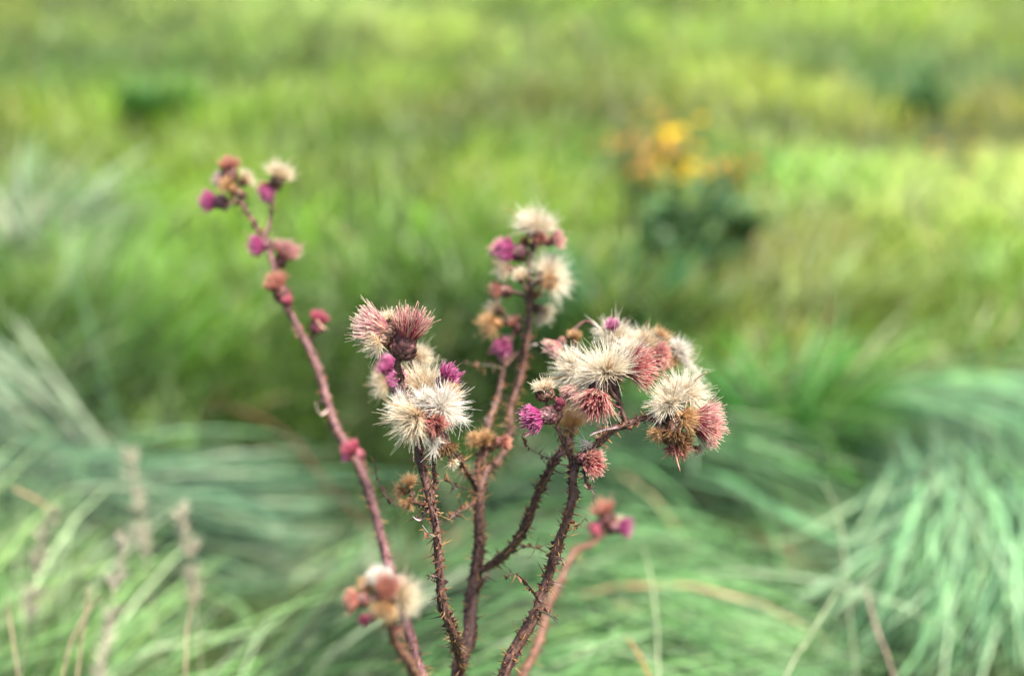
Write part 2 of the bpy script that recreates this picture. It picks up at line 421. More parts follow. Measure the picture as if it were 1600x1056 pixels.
def grass(name, label, n, y0, y1, wid, K, lenk=1.0, var=0.3, pale=0.14, tint=(1, 1, 1), thin=0.3, cell=0.12, mat=0.0, swirl=0.35, dryness=0.03, loose=0.16, two=0.0):
    x, y = scatter(n, y0, y1)
    # clumps: thin the sward between tufts
    keep = np.hypot(x + 0.035, y - 0.55) > 0.05
    keep &= rng.random(len(x)) < 1 - thin * 2 * np.clip(vnoise(x, y, cell, 3) - 0.25, 0, .5) * 1.6
    keep &= rng.random(len(x)) > np.clip(-dips(x, y) / 0.14, 0, .45)
    for px, py, rx, y0c, y1c in CLEAR:
        q = on_level(px, py, 0.0)
        keep &= ~((np.abs(x - q[0]) < rx) & (y > q[1] + y0c) & (y < q[1] + y1c) & (rng.random(len(x)) < .85))
    x, y = x[keep], y[keep]
    c, ln, lean, lie = field(x, y)
    tx, ty = x + np.cos(lie) * ln * lean * .75, y + np.sin(lie) * ln * lean * .75
    ok = rng.random(len(x)) > np.clip((-dips(tx, ty) - .05) / .05, 0, .93) * (dips(x, y) > -.06)
    x, y, c, ln, lean, lie = x[ok], y[ok], c[ok], ln[ok], lean[ok], lie[ok]
    n = len(x)
    tuft = (vnoise(x, y, cell, 5) + vnoise(x, y, cell * 3, 6) - 1.0)
    ramp = (np.clip((y - 1.3) / .5, 0, 1) * (1 - np.clip(-dips(x, y) / .07, 0, 1)))[:, None] if y0 > 1 else 1.0  # no tint lift in the dips, so their painted shade stays dark
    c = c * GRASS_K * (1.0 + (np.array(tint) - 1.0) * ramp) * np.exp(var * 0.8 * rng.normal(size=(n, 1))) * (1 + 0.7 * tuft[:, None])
    c = c * (1 + (vnoise(x, y, cell * 4, 8) - .5)[:, None] * np.array([0.3, 0.03, -0.2]))
    c = c * (1 + 0.08 * rng.normal(size=(n, 3)))
    c[:, 0] = np.maximum(c[:, 0], c[:, 1] * .42); c[:, 2] = np.minimum(c[:, 2], c[:, 1] * .56)
    isp = rng.random(n) < pale
    c[isp] = c[isp] * 0.45 + np.array([0.30, 0.36, 0.25]) * 0.55
    dry = rng.random(n) < dryness
    c[dry] = np.array([0.30, 0.22, 0.12]) * (0.7 + 0.5 * rng.random((dry.sum(), 1)))
    ln = ln * lenk * (0.55 + 0.75 * rng.random(n))
    lean = np.clip(lean + loose * rng.normal(size=n), 0.02, 1.1)
    lie = lie + (vnoise(x, y, .20, 12) - .5) * 1.1 + (vnoise(x, y, .07, 13) - .5) * .6 + rng.normal(size=n) * (swirl + 0.9 * (1 - np.clip(lean, 0, 1)) ** 2)
    w = wid * (0.6 + 0.8 * rng.random(n))
    if two:                                     # shade painted in: blades below darkened, broad ones lying over them lightened
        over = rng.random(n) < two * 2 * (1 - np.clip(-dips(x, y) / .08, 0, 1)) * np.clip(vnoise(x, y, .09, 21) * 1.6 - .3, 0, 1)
        calm = (np.clip((y - 1.35) / .3, 0, 1) * (1 - np.clip(-dips(x, y) / .05, 0, 1)))[:, None]  # painted gap shade eases off farther away, except in the dips
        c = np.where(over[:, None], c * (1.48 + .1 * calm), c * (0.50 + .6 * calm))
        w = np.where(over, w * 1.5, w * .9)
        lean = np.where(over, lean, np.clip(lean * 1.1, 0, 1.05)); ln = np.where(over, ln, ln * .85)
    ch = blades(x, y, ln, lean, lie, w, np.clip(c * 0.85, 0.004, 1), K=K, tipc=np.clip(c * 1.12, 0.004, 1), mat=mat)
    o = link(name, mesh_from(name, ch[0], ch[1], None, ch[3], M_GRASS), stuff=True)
    o['label'] = label; o['category'] = 'grass'
    return o


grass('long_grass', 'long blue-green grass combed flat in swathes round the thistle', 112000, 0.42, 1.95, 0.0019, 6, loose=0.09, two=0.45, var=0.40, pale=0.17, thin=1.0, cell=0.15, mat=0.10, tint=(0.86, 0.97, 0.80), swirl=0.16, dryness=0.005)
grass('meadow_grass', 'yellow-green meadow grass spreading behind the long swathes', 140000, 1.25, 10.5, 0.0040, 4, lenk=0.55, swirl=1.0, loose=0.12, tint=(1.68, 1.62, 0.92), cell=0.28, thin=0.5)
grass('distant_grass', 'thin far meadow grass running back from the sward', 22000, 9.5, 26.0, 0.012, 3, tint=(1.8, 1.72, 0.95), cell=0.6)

# ------------------------------------------------------------------ thistle
ROOT = at(722, 1300, dd(0.66))
ROOT = np.array([ROOT[0], ROOT[1], float(dips(np.array([ROOT[0]]), np.array([ROOT[1]]))[0]) - 0.01])
PLANT = empty('thistle_plant', (float(ROOT[0]), float(ROOT[1]), float(ROOT[2])),
              'tall prickly thistle with purple-brown stems, pink heads and cream seed fluff', 'thistle')


def pl(V):
    return V - ROOT


ST = {}                                        # stem id -> spline samples
JUNC = (722, 1290, 0.66)
STEMS = {
 # id: points (px, py, depth, width px), spines per metre, colours
 'left':   ([(722,1290,.66,20),(690,1165,.675,20),(655,1056,.69,20),(635,960,.70,20),(610,885,.715,19),(585,800,.73,18),(560,730,.74,17),(530,675,.75,16),(510,625,.755,16),(490,570,.76,15),(465,510,.762,13),(440,460,.764,11),(425,410,.765,10),(411,370,.766,10),(398,348,.766,8),(372,308,.766,7)], 'mauve'),
 'left_fork': ([(413,374,.766,8),(420,340,.77,7),(424,318,.77,6),(432,294,.77,5)], 'mauve'),
 'front':  ([(722,1290,.66,18),(690,1190,.625,18),(662,1100,.60,18),(640,1040,.585,17),(622,998,.578,16),(606,962,.573,14),(598,935,.57,12)], 'tan'),
 'middle': ([(722,1290,.66,30),(720,1160,.68,29),(722,1056,.69,28),(731,995,.695,26),(741,940,.70,25),(747,885,.70,24),(750,820,.70,22),(751,765,.70,19),(762,735,.705,15),(778,722,.715,13),(790,680,.725,12),(802,640,.735,12),(815,580,.74,12),(823,530,.74,11),(828,470,.74,10),(827,430,.74,9),(831,392,.74,8)], 'brown'),
 'middle_fork': ([(751,768,.70,12),(757,715,.715,11),(766,665,.725,10),(776,620,.735,10),(786,575,.74,9)], 'brown'),
 'middle_tuft': ([(750,772,.70,13),(745,735,.70,12),(748,712,.70,11),(757,697,.70,9)], 'tan'),
 'near':   ([(722,1045,.688,18),(716,1012,.675,19),(706,990,.665,19),(694,943,.655,18),(688,867,.652,17),(679,810,.65,16),(667,754,.65,16),(658,704,.65,15),(655,680,.652,12),(648,650,.655,9),(632,608,.656,7),(621,556,.652,7)], 'brown'),
 'near_fork': ([(679,800,.652,8),(678,770,.655,8),(677,742,.655,8),(678,718,.655,7),(680,698,.655,6)], 'brown'),
 'cross':  ([(748,772,.70,11),(740,752,.695,10),(728,734,.685,8),(719,720,.675,7),(711,708,.665,5)], 'dark'),
 'branch': ([(747,892,.70,15),(766,885,.698,16),(796,864,.692,16),(816,822,.685,16),(841,768,.678,15),(866,717,.67,13),(878,700,.675,9),(886,682,.69,6)], 'brown'),
 'right':  ([(722,1290,.66,22),(750,1170,.66,22),(787,1050,.66,22),(812,1004,.66,21),(838,953,.66,20),(854,905,.66,19),(873,853,.656,18),(887,810,.652,17),(891,768,.65,16),(895,742,.65,15),(908,718,.65,14),(938,687,.65,14),(959,670,.65,14),(978,662,.65,13),(1007,656,.65,12),(1036,660,.65,12),(1046,668,.65,10)], 'brown'),
 'right_up': ([(979,664,.65,11),(972,648,.65,11),(964,622,.652,11),(960,602,.655,10),(970,580,.672,8),(985,560,.685,6)], 'brown'),
 'right_left': ([(893,748,.652,9),(889,715,.652,9),(877,681,.65,8),(868,658,.65,7),(862,642,.65,6)], 'brown'),
 'back':   ([(722,1290,.66,16),(770,1160,.70,16),(819,1052,.74,16),(838,1004,.755,16),(854,947,.77,15),(876,902,.785,14),(889,870,.79,13),(904,857,.795,12),(924,848,.80,11),(938,832,.80,8),(948,818,.80,7)], 'tan'),
 'side':   ([(682,806,.652,8),(670,792,.66,8),(656,786,.67,8),(645,778,.68,6)], 'tan'),
 'stalk':  ([(722,1290,.66,32),], 'brown'),
}
PAL = {'brown': ((0.050, 0.025, 0.021), (0.140, 0.075, 0.060)), 'mauve': ((0.085, 0.036, 0.040), (0.17, 0.085, 0.088)),
       'tan': ((0.10, 0.046, 0.034), (0.19, 0.10, 0.07)), 'dark': ((0.028, 0.018, 0.018), (0.06, 0.036, 0.034))}


def spines_for(S, per_m, tan_share=0.45):
    """prickles and small toothed wing scraps along a stem"""
    C, r = S[:, :3], S[:, 3]
    T, n, b = frames(C)
    L = np.sum(np.linalg.norm(np.diff(C, axis=0), axis=1))
    k = max(4, int(L * per_m))
    i = rng.integers(1, len(C) - 1, k)
    a = rng.random(k) * 2 * math.pi
    # prickles sit along four wings
    a = np.round(a / (math.pi / 2)) * (math.pi / 2) + rng.normal(size=k) * 0.35 + i * 0.03
    out = n[i] * np.cos(a)[:, None] + b[i] * np.sin(a)[:, None]
    D = nrm(out + T[i] * (rng.normal(size=k) * 0.4 + 0.15)[:, None] + rng.normal(size=(k, 3)) * 0.25)
    P0 = C[i] + out * (r[i] * 0.85)[:, None]
    big = rng.random(k) < 0.3
    Ln = np.where(big, 0.0030 + 0.0034 * rng.random(k), 0.0011 + 0.0020 * rng.random(k))
    W = np.where(big, 0.00034, 0.00026) * (0.7 + 0.6 * rng.random(k))
    dark = np.array([0.05, 0.028, 0.026]); och = np.array([0.42, 0.26, 0.09]); rust = np.array([0.24, 0.09, 0.04])
    u = rng.random(k)[:, None]
    cb = np.where(u < 0.55, dark, rust); ct = np.where(rng.random(k)[:, None] < tan_share, och, dark * 1.5)
    chunks = [strands(P0, D, Ln, W, rng.normal(size=(k, 3)) * 0.2, cb, (cb + ct) / 2, ct, K=3, sides=3, taper=0.1)]
    # wing scraps: little ragged flaps
    m = k // 3
    i = rng.integers(1, len(C) - 2, m); a = rng.integers(0, 4, m) * (math.pi / 2) + i * 0.03 + rng.normal(size=m) * 0.3
    out = n[i] * np.cos(a)[:, None] + b[i] * np.sin(a)[:, None]
    base = C[i] + out * (r[i] * 0.8)[:, None]
    h = 0.0008 + 0.0018 * rng.random(m); wd = 0.0008 + 0.0014 * rng.random(m)
    th = np.cross(out, T[i]) * 0.00018
    top = base + out * h[:, None] + T[i] * (rng.normal(size=m) * 0.001)[:, None]
    lo = base - T[i] * wd[:, None]; hi = base + T[i] * wd[:, None]
    V = np.stack([lo - th, hi - th, top, lo + th, hi + th], 1).reshape(-1, 3)
    o = (np.arange(m) * 5)[:, None]
    Tr = np.concatenate([o + [0, 1, 2], o + [4, 3, 2], o + [3, 0, 2], o + [1, 4, 2]])
    cc = np.where(rng.random(m)[:, None] < 0.5, [0.075, 0.04, 0.04], [0.20, 0.09, 0.055])
    chunks.append((V, None, Tr, np.repeat(cc, 5, 0)))
    return merge(chunks)


def px_stem(rows):
    out = []
    for px, py, d, w in rows:
        d = dd(d)
        p = at(px, py, d)
        out.append([p[0], p[1], p[2], w * 0.5 * PXM * d * 0.78])
    return np.array(out)


STEM_OBJ = {}
for sid, (rows, pal) in STEMS.items():
    if sid == 'stalk':
        j = at(JUNC[0], JUNC[1], dd(JUNC[2]))
        P = np.array([[ROOT[0], ROOT[1], ROOT[2], 0.0060], [ROOT[0] + 0.004, ROOT[1], ROOT[2] + 0.12, 0.0056], [j[0] - 0.002, j[1] + 0.001, j[2] - 0.06, 0.0054], [j[0], j[1], j[2] + 0.012, 0.0052]])
    else:
        P = px_stem(rows)
        # knotty, not ruler-straight
        P[1:-1, :3] += rng.normal(size=(len(P) - 2, 3)) * 0.0008
    S = spline(P, 0.003)
    ST[sid] = S
    c1, c2 = PAL[pal]
    V, Q, T, C = tube(S, 12, 0.16, 1.0, c1, c2, ridges=1)
    so = link('stem', mesh_from('stem', pl(V), Q, T, C, M_STEM), PLANT)
    STEM_OBJ[sid] = so
    per = {'left': 1900, 'left_fork': 300, 'stalk': 700, 'near': 3200, 'right': 3400, 'middle': 3000, 'branch': 2800, 'front': 2000}.get(sid, 1800)
    sp = spines_for(S, per)
    link('spines', mesh_from('spines', pl(sp[0]), sp[1], sp[2], sp[3], M_SPINE, False), so, stuff=True)

# ---- flower heads -------------------------------------------------------
KIND = {
 # spread deg, length k, strands, width, colours base, mid, tip
 'rose':    dict(spread=34, L=1.55, n=420, w=.00017, cb=(.22,.02,.045), cm=(.46,.055,.105), ct=(.88,.56,.48)),
 'pink':    dict(spread=35, L=1.6, n=420, w=.00016, cb=(.42,.10,.17), cm=(.60,.16,.25), ct=(.92,.70,.62)),
 'brush':   dict(spread=21, L=1.95, n=420, w=.00017, cb=(.20,.02,.05), cm=(.46,.055,.13), ct=(.92,.68,.58)),
 'pale_brush': dict(spread=25, L=1.9, n=420, w=.00016, cb=(.45,.14,.20), cm=(.70,.34,.40), ct=(.93,.78,.70)),
 'magenta': dict(spread=44, L=1.35, n=260, w=.00020, cb=(.30,.05,.16), cm=(.54,.09,.31), ct=(.74,.32,.54)),
 'mauve':   dict(spread=60, L=1.4, n=300, w=.00018, cb=(.50,.25,.36), cm=(.70,.45,.55), ct=(.86,.72,.74)),
 'pappus':  dict(spread=88, L=1.3, n=460, w=.00017, cb=(.68,.48,.28), cm=(.90,.79,.62), ct=(.95,.90,.81)),
 'white':   dict(spread=95, L=1.3, n=480, w=.00015, cb=(.80,.67,.52), cm=(.92,.86,.77), ct=(.95,.92,.87)),
 'cream':   dict(spread=62, L=1.4, n=360, w=.00017, cb=(.56,.33,.15), cm=(.87,.71,.50), ct=(.95,.88,.76)),
 'tan':     dict(spread=58, L=1.25, n=300, w=.00019, cb=(.36,.17,.06), cm=(.62,.38,.17), ct=(.80,.60,.38)),
 'brown':   dict(spread=50, L=1.1, n=170, w=.00022, cb=(.10,.05,.03), cm=(.26,.14,.07), ct=(.55,.36,.18)),
 'red':     dict(spread=70, L=1.2, n=150, w=.00028, cb=(.25,.05,.05), cm=(.46,.13,.12), ct=(.72,.38,.32)),
 'bud':     dict(spread=46, L=0.95, n=300, w=.00022, cb=(.36,.07,.11), cm=(.62,.11,.22), ct=(.80,.34,.42)),
 'salmon':  dict(spread=48, L=1.05, n=300, w=.00022, cb=(.40,.13,.10), cm=(.60,.25,.20), ct=(.80,.50,.40)),
}
HEADS = [
 # px, py, depth, radius px, opening angle (0 right, 90 up), tilt to camera, kind, stem, calyx scale
 # left stem
 (358,253,.766,15,95,10,'salmon','left',1),(342,278,.768,13,150,10,'mauve','left',1),(352,288,.76,13,150,40,'tan','left',1),(321,315,.766,14,182,10,'magenta','left',1.05),
 (387,278,.77,13,40,0,'cream','left',.9),(362,300,.764,11,170,20,'brown','left',1),(439,268,.77,19,65,10,'cream','left_fork',1),(415,306,.77,13,235,25,'magenta','left_fork',.8),(412,290,.775,9,120,0,'salmon','left_fork',.7),
 (398,385,.764,14,188,15,'magenta','left',.7),(449,390,.766,17,60,15,'pink','left',.9),(428,437,.76,18,112,20,'salmon','left',1),(449,467,.756,8,100,30,'bud','left',.8),
 (500,493,.765,14,65,15,'bud','left',1),(546,697,.742,15,112,25,'bud','left',1),(540,712,.742,8,160,25,'magenta','left',.7),
 # rear of the middle stem
 (838,348,.74,33,92,15,'pappus','middle',.75),(845,374,.735,16,300,40,'red','middle',.8),(872,374,.735,14,10,25,'pink','middle',.8),(818,374,.74,10,130,10,'brown','middle',.9),
 (786,392,.738,19,172,20,'magenta','middle',.95),(776,388,.742,13,150,5,'pink','middle',.6),(784,422,.738,16,190,20,'cream','middle',.9),(811,428,.73,13,110,25,'cream','middle',.9),
 (864,428,.735,37,30,25,'pappus','middle',.75),(858,440,.728,16,200,60,'tan','middle',.8),(772,452,.74,15,178,10,'salmon','middle',1),(772,478,.742,16,140,10,'cream','middle',.8),
 (763,506,.738,22,190,25,'tan','middle_fork',.85),(785,543,.735,15,255,65,'magenta','middle_fork',1),(850,492,.745,19,315,0,'cream','middle',.8),(838,458,.745,11,60,10,'tan','middle',.9),
 (800,500,.742,13,120,10,'salmon','middle_fork',.9),
 # brown spent cluster on the middle stem
 (737,687,.70,14,165,15,'tan','middle_tuft',1.1),(757,680,.70,15,100,15,'tan','middle_tuft',1.1),(773,684,.702,13,70,10,'brown','middle_tuft',1.1),(793,690,.702,13,5,10,'salmon','middle_tuft',1),(752,690,.695,11,120,45,'brown','middle_tuft',1),
 # near stem, top trio
 (578,508,.65,27,152,15,'pale_brush','near',.9),(606,494,.655,15,95,5,'cream','near',1.15),(643,505,.648,26,70,12,'brush','near',1.3),(583,538,.648,21,205,20,'cream','near',1.05),
 # near stem, rear ring
 (656,554,.70,22,60,0,'cream','near',.8),(606,568,.71,20,140,5,'magenta','near',.7),(594,598,.71,22,190,5,'cream','near',.8),(621,595,.685,21,180,10,'magenta','near',.6),(612,562,.712,16,110,0,'mauve','near',.6),
 (705,582,.66,18,45,10,'magenta','near',.7),
 # near stem, big fluff
 (667,596,.668,36,88,15,'cream','near',.6),(622,632,.655,23,170,15,'white','near',.5),(637,658,.638,35,205,40,'cream','near',.55),(698,634,.646,36,5,30,'white','near_fork',.5),(707,612,.655,17,50,20,'tan','near_fork',.8),
 (682,664,.638,21,300,45,'red','near_fork',.8),(664,622,.648,22,110,30,'white','near',.4),(700,706,.65,19,300,10,'brown','near_fork',1.2),(676,690,.643,15,275,15,'white','near_fork',.5),(708,724,.655,10,310,10,'cream','cross',.6),
 # small tan group beside the near stem
 (639,750,.682,14,88,10,'tan','side',.8),(624,768,.684,13,172,10,'tan','side',.8),(634,789,.682,13,240,15,'tan','side',.8),
 # right stem, left fork
 (828,656,.648,21,200,15,'magenta','right_left',1),(850,601,.65,14,98,8,'cream','right_left',1.7),(877,626,.65,8,65,15,'bud','right_left',1.3),
 (891,654,.71,31,95,5,'tan','branch',.6),
 (928,722,.642,20,345,45,'rose','right',.9),
 # right stem, big crown
 (946,570,.645,47,100,18,'pappus','right_up',.45),(1003,572,.648,32,5,18,'rose','right_up',.7),(928,630,.642,30,235,40,'rose','right_up',.7),(890,575,.672,34,160,15,'pappus','right_up',.5),
 (962,522,.69,31,85,10,'pappus','right_up',.5),(956,506,.688,12,100,10,'magenta','right_up',.5),(1012,530,.69,25,70,10,'cream','right_up',.6),(1034,522,.69,14,60,10,'tan','right_up',1),(1033,556,.685,22,0,10,'rose','right_up',.8),
 (1052,562,.70,20,330,5,'tan','right_up',.8),(1064,546,.70,22,30,5,'white','right_up',.5),(864,545,.70,16,215,10,'pink','right_up',.8),(898,523,.70,12,92,5,'tan','right_up',1),(894,616,.668,18,240,10,'pink','right_up',.5),
 (985,545,.66,22,60,25,'pappus','right_up',.5),(916,598,.655,26,190,25,'cream','right_up',.5),
 # right stem, end cluster
 (1042,624,.648,33,125,20,'pappus','right',.55),(1074,610,.652,37,68,15,'pappus','right',.5),(1076,654,.643,23,345,30,'tan','right',.7),(1107,660,.648,33,0,15,'pink','right',.65),(1112,676,.645,20,345,20,'rose','right',.6),
 (1027,680,.648,17,225,15,'tan','right',.8),(1076,694,.645,25,335,15,'brown','right',1.1),(1058,706,.646,21,275,10,'red','right',1),(1092,702,.65,9,330,10,'cream','right',.6),(1052,684,.642,19,260,30,'brown','right',1.1),
 # back stem
 (941,790,.80,19,110,10,'salmon','back',1),(980,824,.80,15,5,5,'magenta','back',.9),(926,828,.80,14,200,20,'bud','back',.9),(968,812,.805,9,60,0,'cream','back',.8),
 # front stem
 (592,897,.572,19,95,10,'white','front',.6),(605,915,.562,22,70,40,'salmon','front',.6),(568,912,.572,15,130,15,'tan','front',.9),(546,937,.57,18,182,15,'salmon','front',.9),(635,932,.568,28,10,15,'cream','front',.6),
 (567,969,.572,12,200,15,'bud','front',.9),(600,952,.562,22,250,40,'tan','front',.6),(622,985,.57,9,300,30,'salmon','front',.8),(626,918,.575,18,40,10,'pink','front',.6),
]


def ovoid(B, A, rc, lc, cols):
    """the cup of a head: from stalk end B along A"""
    s1 = nrm(np.cross(A, [0.31, 0.5, 0.8])); s2 = np.cross(A, s1)
    prof = [(0, .12), (.08, .55), (.25, .92), (.48, 1.0), (.75, .86), (1.0, .66)]
    sd = 12; ang = np.arange(sd) * 2 * math.pi / sd
    V = []
    for h, k in prof:
        V.append(B + A * lc * h + (s1[None] * np.cos(ang)[:, None] + s2[None] * np.sin(ang)[:, None]) * rc * k)
    V = np.array(V).reshape(-1, 3)
    idx = np.arange(len(prof) * sd).reshape(len(prof), sd)
    a = idx[:-1]; b = np.roll(a, -1, 1); c = idx[1:]; d = np.roll(c, -1, 1)
    Q = np.stack([a, b, d, c], -1).reshape(-1, 4)
    V = np.vstack([V, B, B + A * lc * 0.96])
    n = len(prof) * sd
    T = [(n, idx[0][(j + 1) % sd], idx[0][j]) for j in range(sd)] + [(n + 1, idx[-1][j], idx[-1][(j + 1) % sd]) for j in range(sd)]
    return V, Q, T, cols, s1, s2


def bracts(B, A, s1, s2, rc, lc, c1, c2, rows=8, per=14):
    """overlapping scale leaves round the cup, each ending in a short prickle"""
    V, Tt, C = [], [], []
    hs = [0, .08, .25, .48, .75, 1.0]; ks = [.12, .55, .92, 1.0, .86, .66]
    prof = lambda h: np.interp(h, hs, ks)
    n = 0
    for i in range(rows):
        h = 0.06 + 0.82 * i / (rows - 1)
        for j in range(per):
            a = (j + 0.5 * (i % 2)) * 2 * math.pi / per + random.gauss(0, .06)
            ln = lc * (0.26 + 0.10 * i / rows) * random.uniform(.85, 1.2)
            w = rc * 2 * math.pi * prof(h) / per * 0.62
            rad = s1 * math.cos(a) + s2 * math.sin(a); tan = np.cross(A, rad)
            p0 = B + A * lc * h + rad * rc * prof(h) * 1.0
            h2 = min(1.0, h + ln / lc * .55)
            pm = B + A * (lc * h + ln * .55) + rad * (rc * prof(h2) * 1.0 + rc * .09)
            fl = random.uniform(.10, .34)
            pt = B + A * (lc * h + ln * 1.05) + rad * (rc * prof(min(1, h + ln / lc)) + rc * fl)
            c = np.array(c1) * (1 - random.random()) + np.array(c2) * random.random()
            c = np.clip(c, .01, .8)
            V += [p0 - tan * w * .6, p0 + tan * w * .6, pm - tan * w, pm + tan * w, pm + rad * rc * .07, pt]
            Tt += [(n, n + 1, n + 4), (n, n + 4, n + 2), (n + 1, n + 3, n + 4), (n + 2, n + 4, n + 5), (n + 4, n + 3, n + 5)]
            C += [c * .8, c * .8, c, c, c * 1.15, np.clip(c * 1.7, 0, .7)]
            n += 6
    return np.array(V), None, Tt, np.array(C)


CALYX = {'brush': ((.04,.022,.022), (.13,.055,.055)), 'pale_brush': ((.07,.04,.03), (.22,.12,.08)), 'magenta': ((.07,.035,.04), (.20,.09,.10)), 'rose': ((.05,.03,.028), (.17,.07,.07)), 'pink': ((.08,.04,.035), (.24,.11,.09)),
         'mauve': ((.10,.05,.05), (.25,.13,.12)), 'tan': ((.14,.07,.03), (.36,.20,.09)), 'bud': ((.10,.035,.045), (.30,.09,.12)),
         'salmon': ((.06,.03,.03), (.22,.09,.08))}


def flower_head(px, py, d, rp, ang, tilt, kind, sid, cs):
    k = KIND[kind]
    d = dd(d)
    r = rp * PXM * d * (0.82 if k['spread'] >= 80 else 0.9 if k['spread'] >= 58 else 1.28 if kind in ('bud', 'salmon', 'magenta') else 1.05)
    C0 = at(px, py, d)
    a, ti = R_(ang + random.gauss(0, 5)), R_(tilt)
    A = nrm(math.cos(ti) * (math.cos(a) * X_ + math.sin(a) * U_) - math.sin(ti) * F_)
    L = r * k['L']
    rc = r * 0.50 * (0.55 + 0.45 * cs) * (1.0 if cs <= 1 else cs)
    lc = r * 1.05 * cs
    sp = R_(k['spread'])
    offs = (0.48 if k['spread'] < 55 else 0.32 if k['spread'] < 80 else 0.18) * L
    M = C0 - A * offs                                   # mouth of the cup
    B = M - A * lc
    # stalk from the stem to the cup
    S = ST[sid]
    lim = S[len(S) // 3:] if sid in ('left', 'right', 'near', 'middle', 'front', 'back', 'branch') else S
    tgt = B - A * r * 0.6 - U_ * r * 0.5
    i = int(np.argmin(np.linalg.norm(lim[:, :3] - tgt, axis=1)))
    P = lim[i, :3]; pr = lim[i, 3]
    dist = np.linalg.norm(B - P)
    mid = B - A * dist * 0.35
    mid2 = P + (mid - P) * 0.45 + U_ * dist * 0.03
    ra = min(0.0012, r * .16) * (0.9 + .2 * random.random())
    curve = spline(np.array([[*P, min(pr * .8, ra * 1.3)], [*mid2, ra * 1.05], [*mid, ra], [*(B + A * lc * .08), ra * 1.15]]), 0.002)
    cc = CALYX.get(kind, ((.055, .032, .026), (.19, .10, .065)))
    V, Q, T, cols, s1, s2 = ovoid(B, A, rc, lc, np.array(cc[0]))
    ho = link('flower_head', mesh_from('flower_head', pl(V), Q, T, np.broadcast_to(cols, (len(V), 3)), M_STEM), PLANT)
    sv = tube(curve, 8, .12, 1, *PAL['brown'])
    link('stalk', mesh_from('stalk', pl(sv[0]), sv[1], sv[2], sv[3], M_STEM), ho)
    bc = bracts(B, A, s1, s2, rc, lc, cc[0], cc[1], rows=7 if rp > 12 else 5, per=13 if rp > 12 else 9)
    link('bracts', mesh_from('bracts', pl(bc[0]), bc[1], bc[2], bc[3], M_SPINE, False), ho, stuff=True)
    # tuft
    n = int(k['n'] * (1.0 if rp > 16 else .75) * (1.3 if rp > 30 else 1) * (1.6 if k['spread'] >= 58 and rp > 16 else 1.15))
    u = rng.random(n) ** 0.62; ph = rng.random(n) * 2 * math.pi
    rad = s1[None] * np.cos(ph)[:, None] + s2[None] * np.sin(ph)[:, None]
    mouth = rc * 0.66
    P0 = M + rad * (u * mouth)[:, None] - A * (rng.random(n) * lc * 0.15)[:, None]
    th = u ** (0.9 if k['spread'] < 70 else 0.7) * sp * (1 + 0.16 * rng.normal(size=n))
    D = A[None] * np.cos(th)[:, None] + rad * np.sin(th)[:, None]
    D = nrm(D + rng.normal(size=(n, 3)) * (0.08 if k['spread'] < 55 else 0.21))
    # hairs hang together in locks
    nl = 34 if k['spread'] >= 58 else 40
    lock = D[rng.integers(0, n, nl)]
    near = np.argmax(D @ lock.T, axis=1)
    D = nrm(D * 0.76 + lock[near] * 0.24)
    lockL = 0.84 + 0.22 * rng.random(nl)
    Ln = L * (0.60 + 0.42 * rng.random(n)) * (1 - 0.12 * u ** 2) * lockL[near]
    stray = rng.random(n) < 0.06
    Ln[stray] *= 1.18
    inward = -rad * (0.12 if kind in ('bud', 'salmon', 'magenta') else -0.06)
    curl = inward + rng.normal(size=(n, 3)) * (0.10 if k['spread'] < 55 else 0.24)
    W = k['w'] * (0.82 if k['spread'] >= 58 else 1) * (0.75 + 0.5 * rng.random(n)) * (1.0 if rp > 14 else 1.1)
    ch = [strands(P0, D, Ln, W, curl, k['cb'], k['cm'], k['ct'], K=5 if rp > 16 else 4, tipat=.77 if k['spread'] < 58 else .45, taper=.75 if k['spread'] < 50 else .35)]
    fluffy = k['spread'] >= 60 and kind not in ('red',)
    if fluffy or kind == 'tan':                         # brown dead florets among the fluff
        m = 10 if rp > 20 else 5
        q = rng.integers(0, n, m)
        ch.append(strands(P0[q], nrm(D[q] + A * .3), Ln[q] * 1.12, np.full(m, .00030), curl[q], (.26,.12,.05), (.44,.24,.11), (.58,.36,.18), K=4))
    # pale outer bristles under a brush
    if kind in ('rose', 'pink', 'brush', 'pale_brush'):
        m = 70
        p2 = rng.random(m) * 2 * math.pi
        rd = s1[None] * np.cos(p2)[:, None] + s2[None] * np.sin(p2)[:, None]
        t2 = sp * (1.0 + .35 * rng.random(m))
        ch.append(strands(M + rd * mouth, nrm(A[None] * np.cos(t2)[:, None] + rd * np.sin(t2)[:, None]), L * (.55 + .45 * rng.random(m)), np.full(m, .00016), rng.normal(size=(m, 3)) * .12, (.62,.36,.24), (.82,.62,.48), (.92,.84,.72)))
    V, Q, T, C = merge(ch)
    nm = 'seed_fluff' if fluffy else 'florets'
    link(nm, mesh_from(nm, pl(V), Q, T, C, M_HAIR), ho, stuff=True)
    return ho


for h in HEADS:
    h = list(h)
    if h[7] in ('left', 'left_fork'): h[3] *= 1.15
    flower_head(*h)

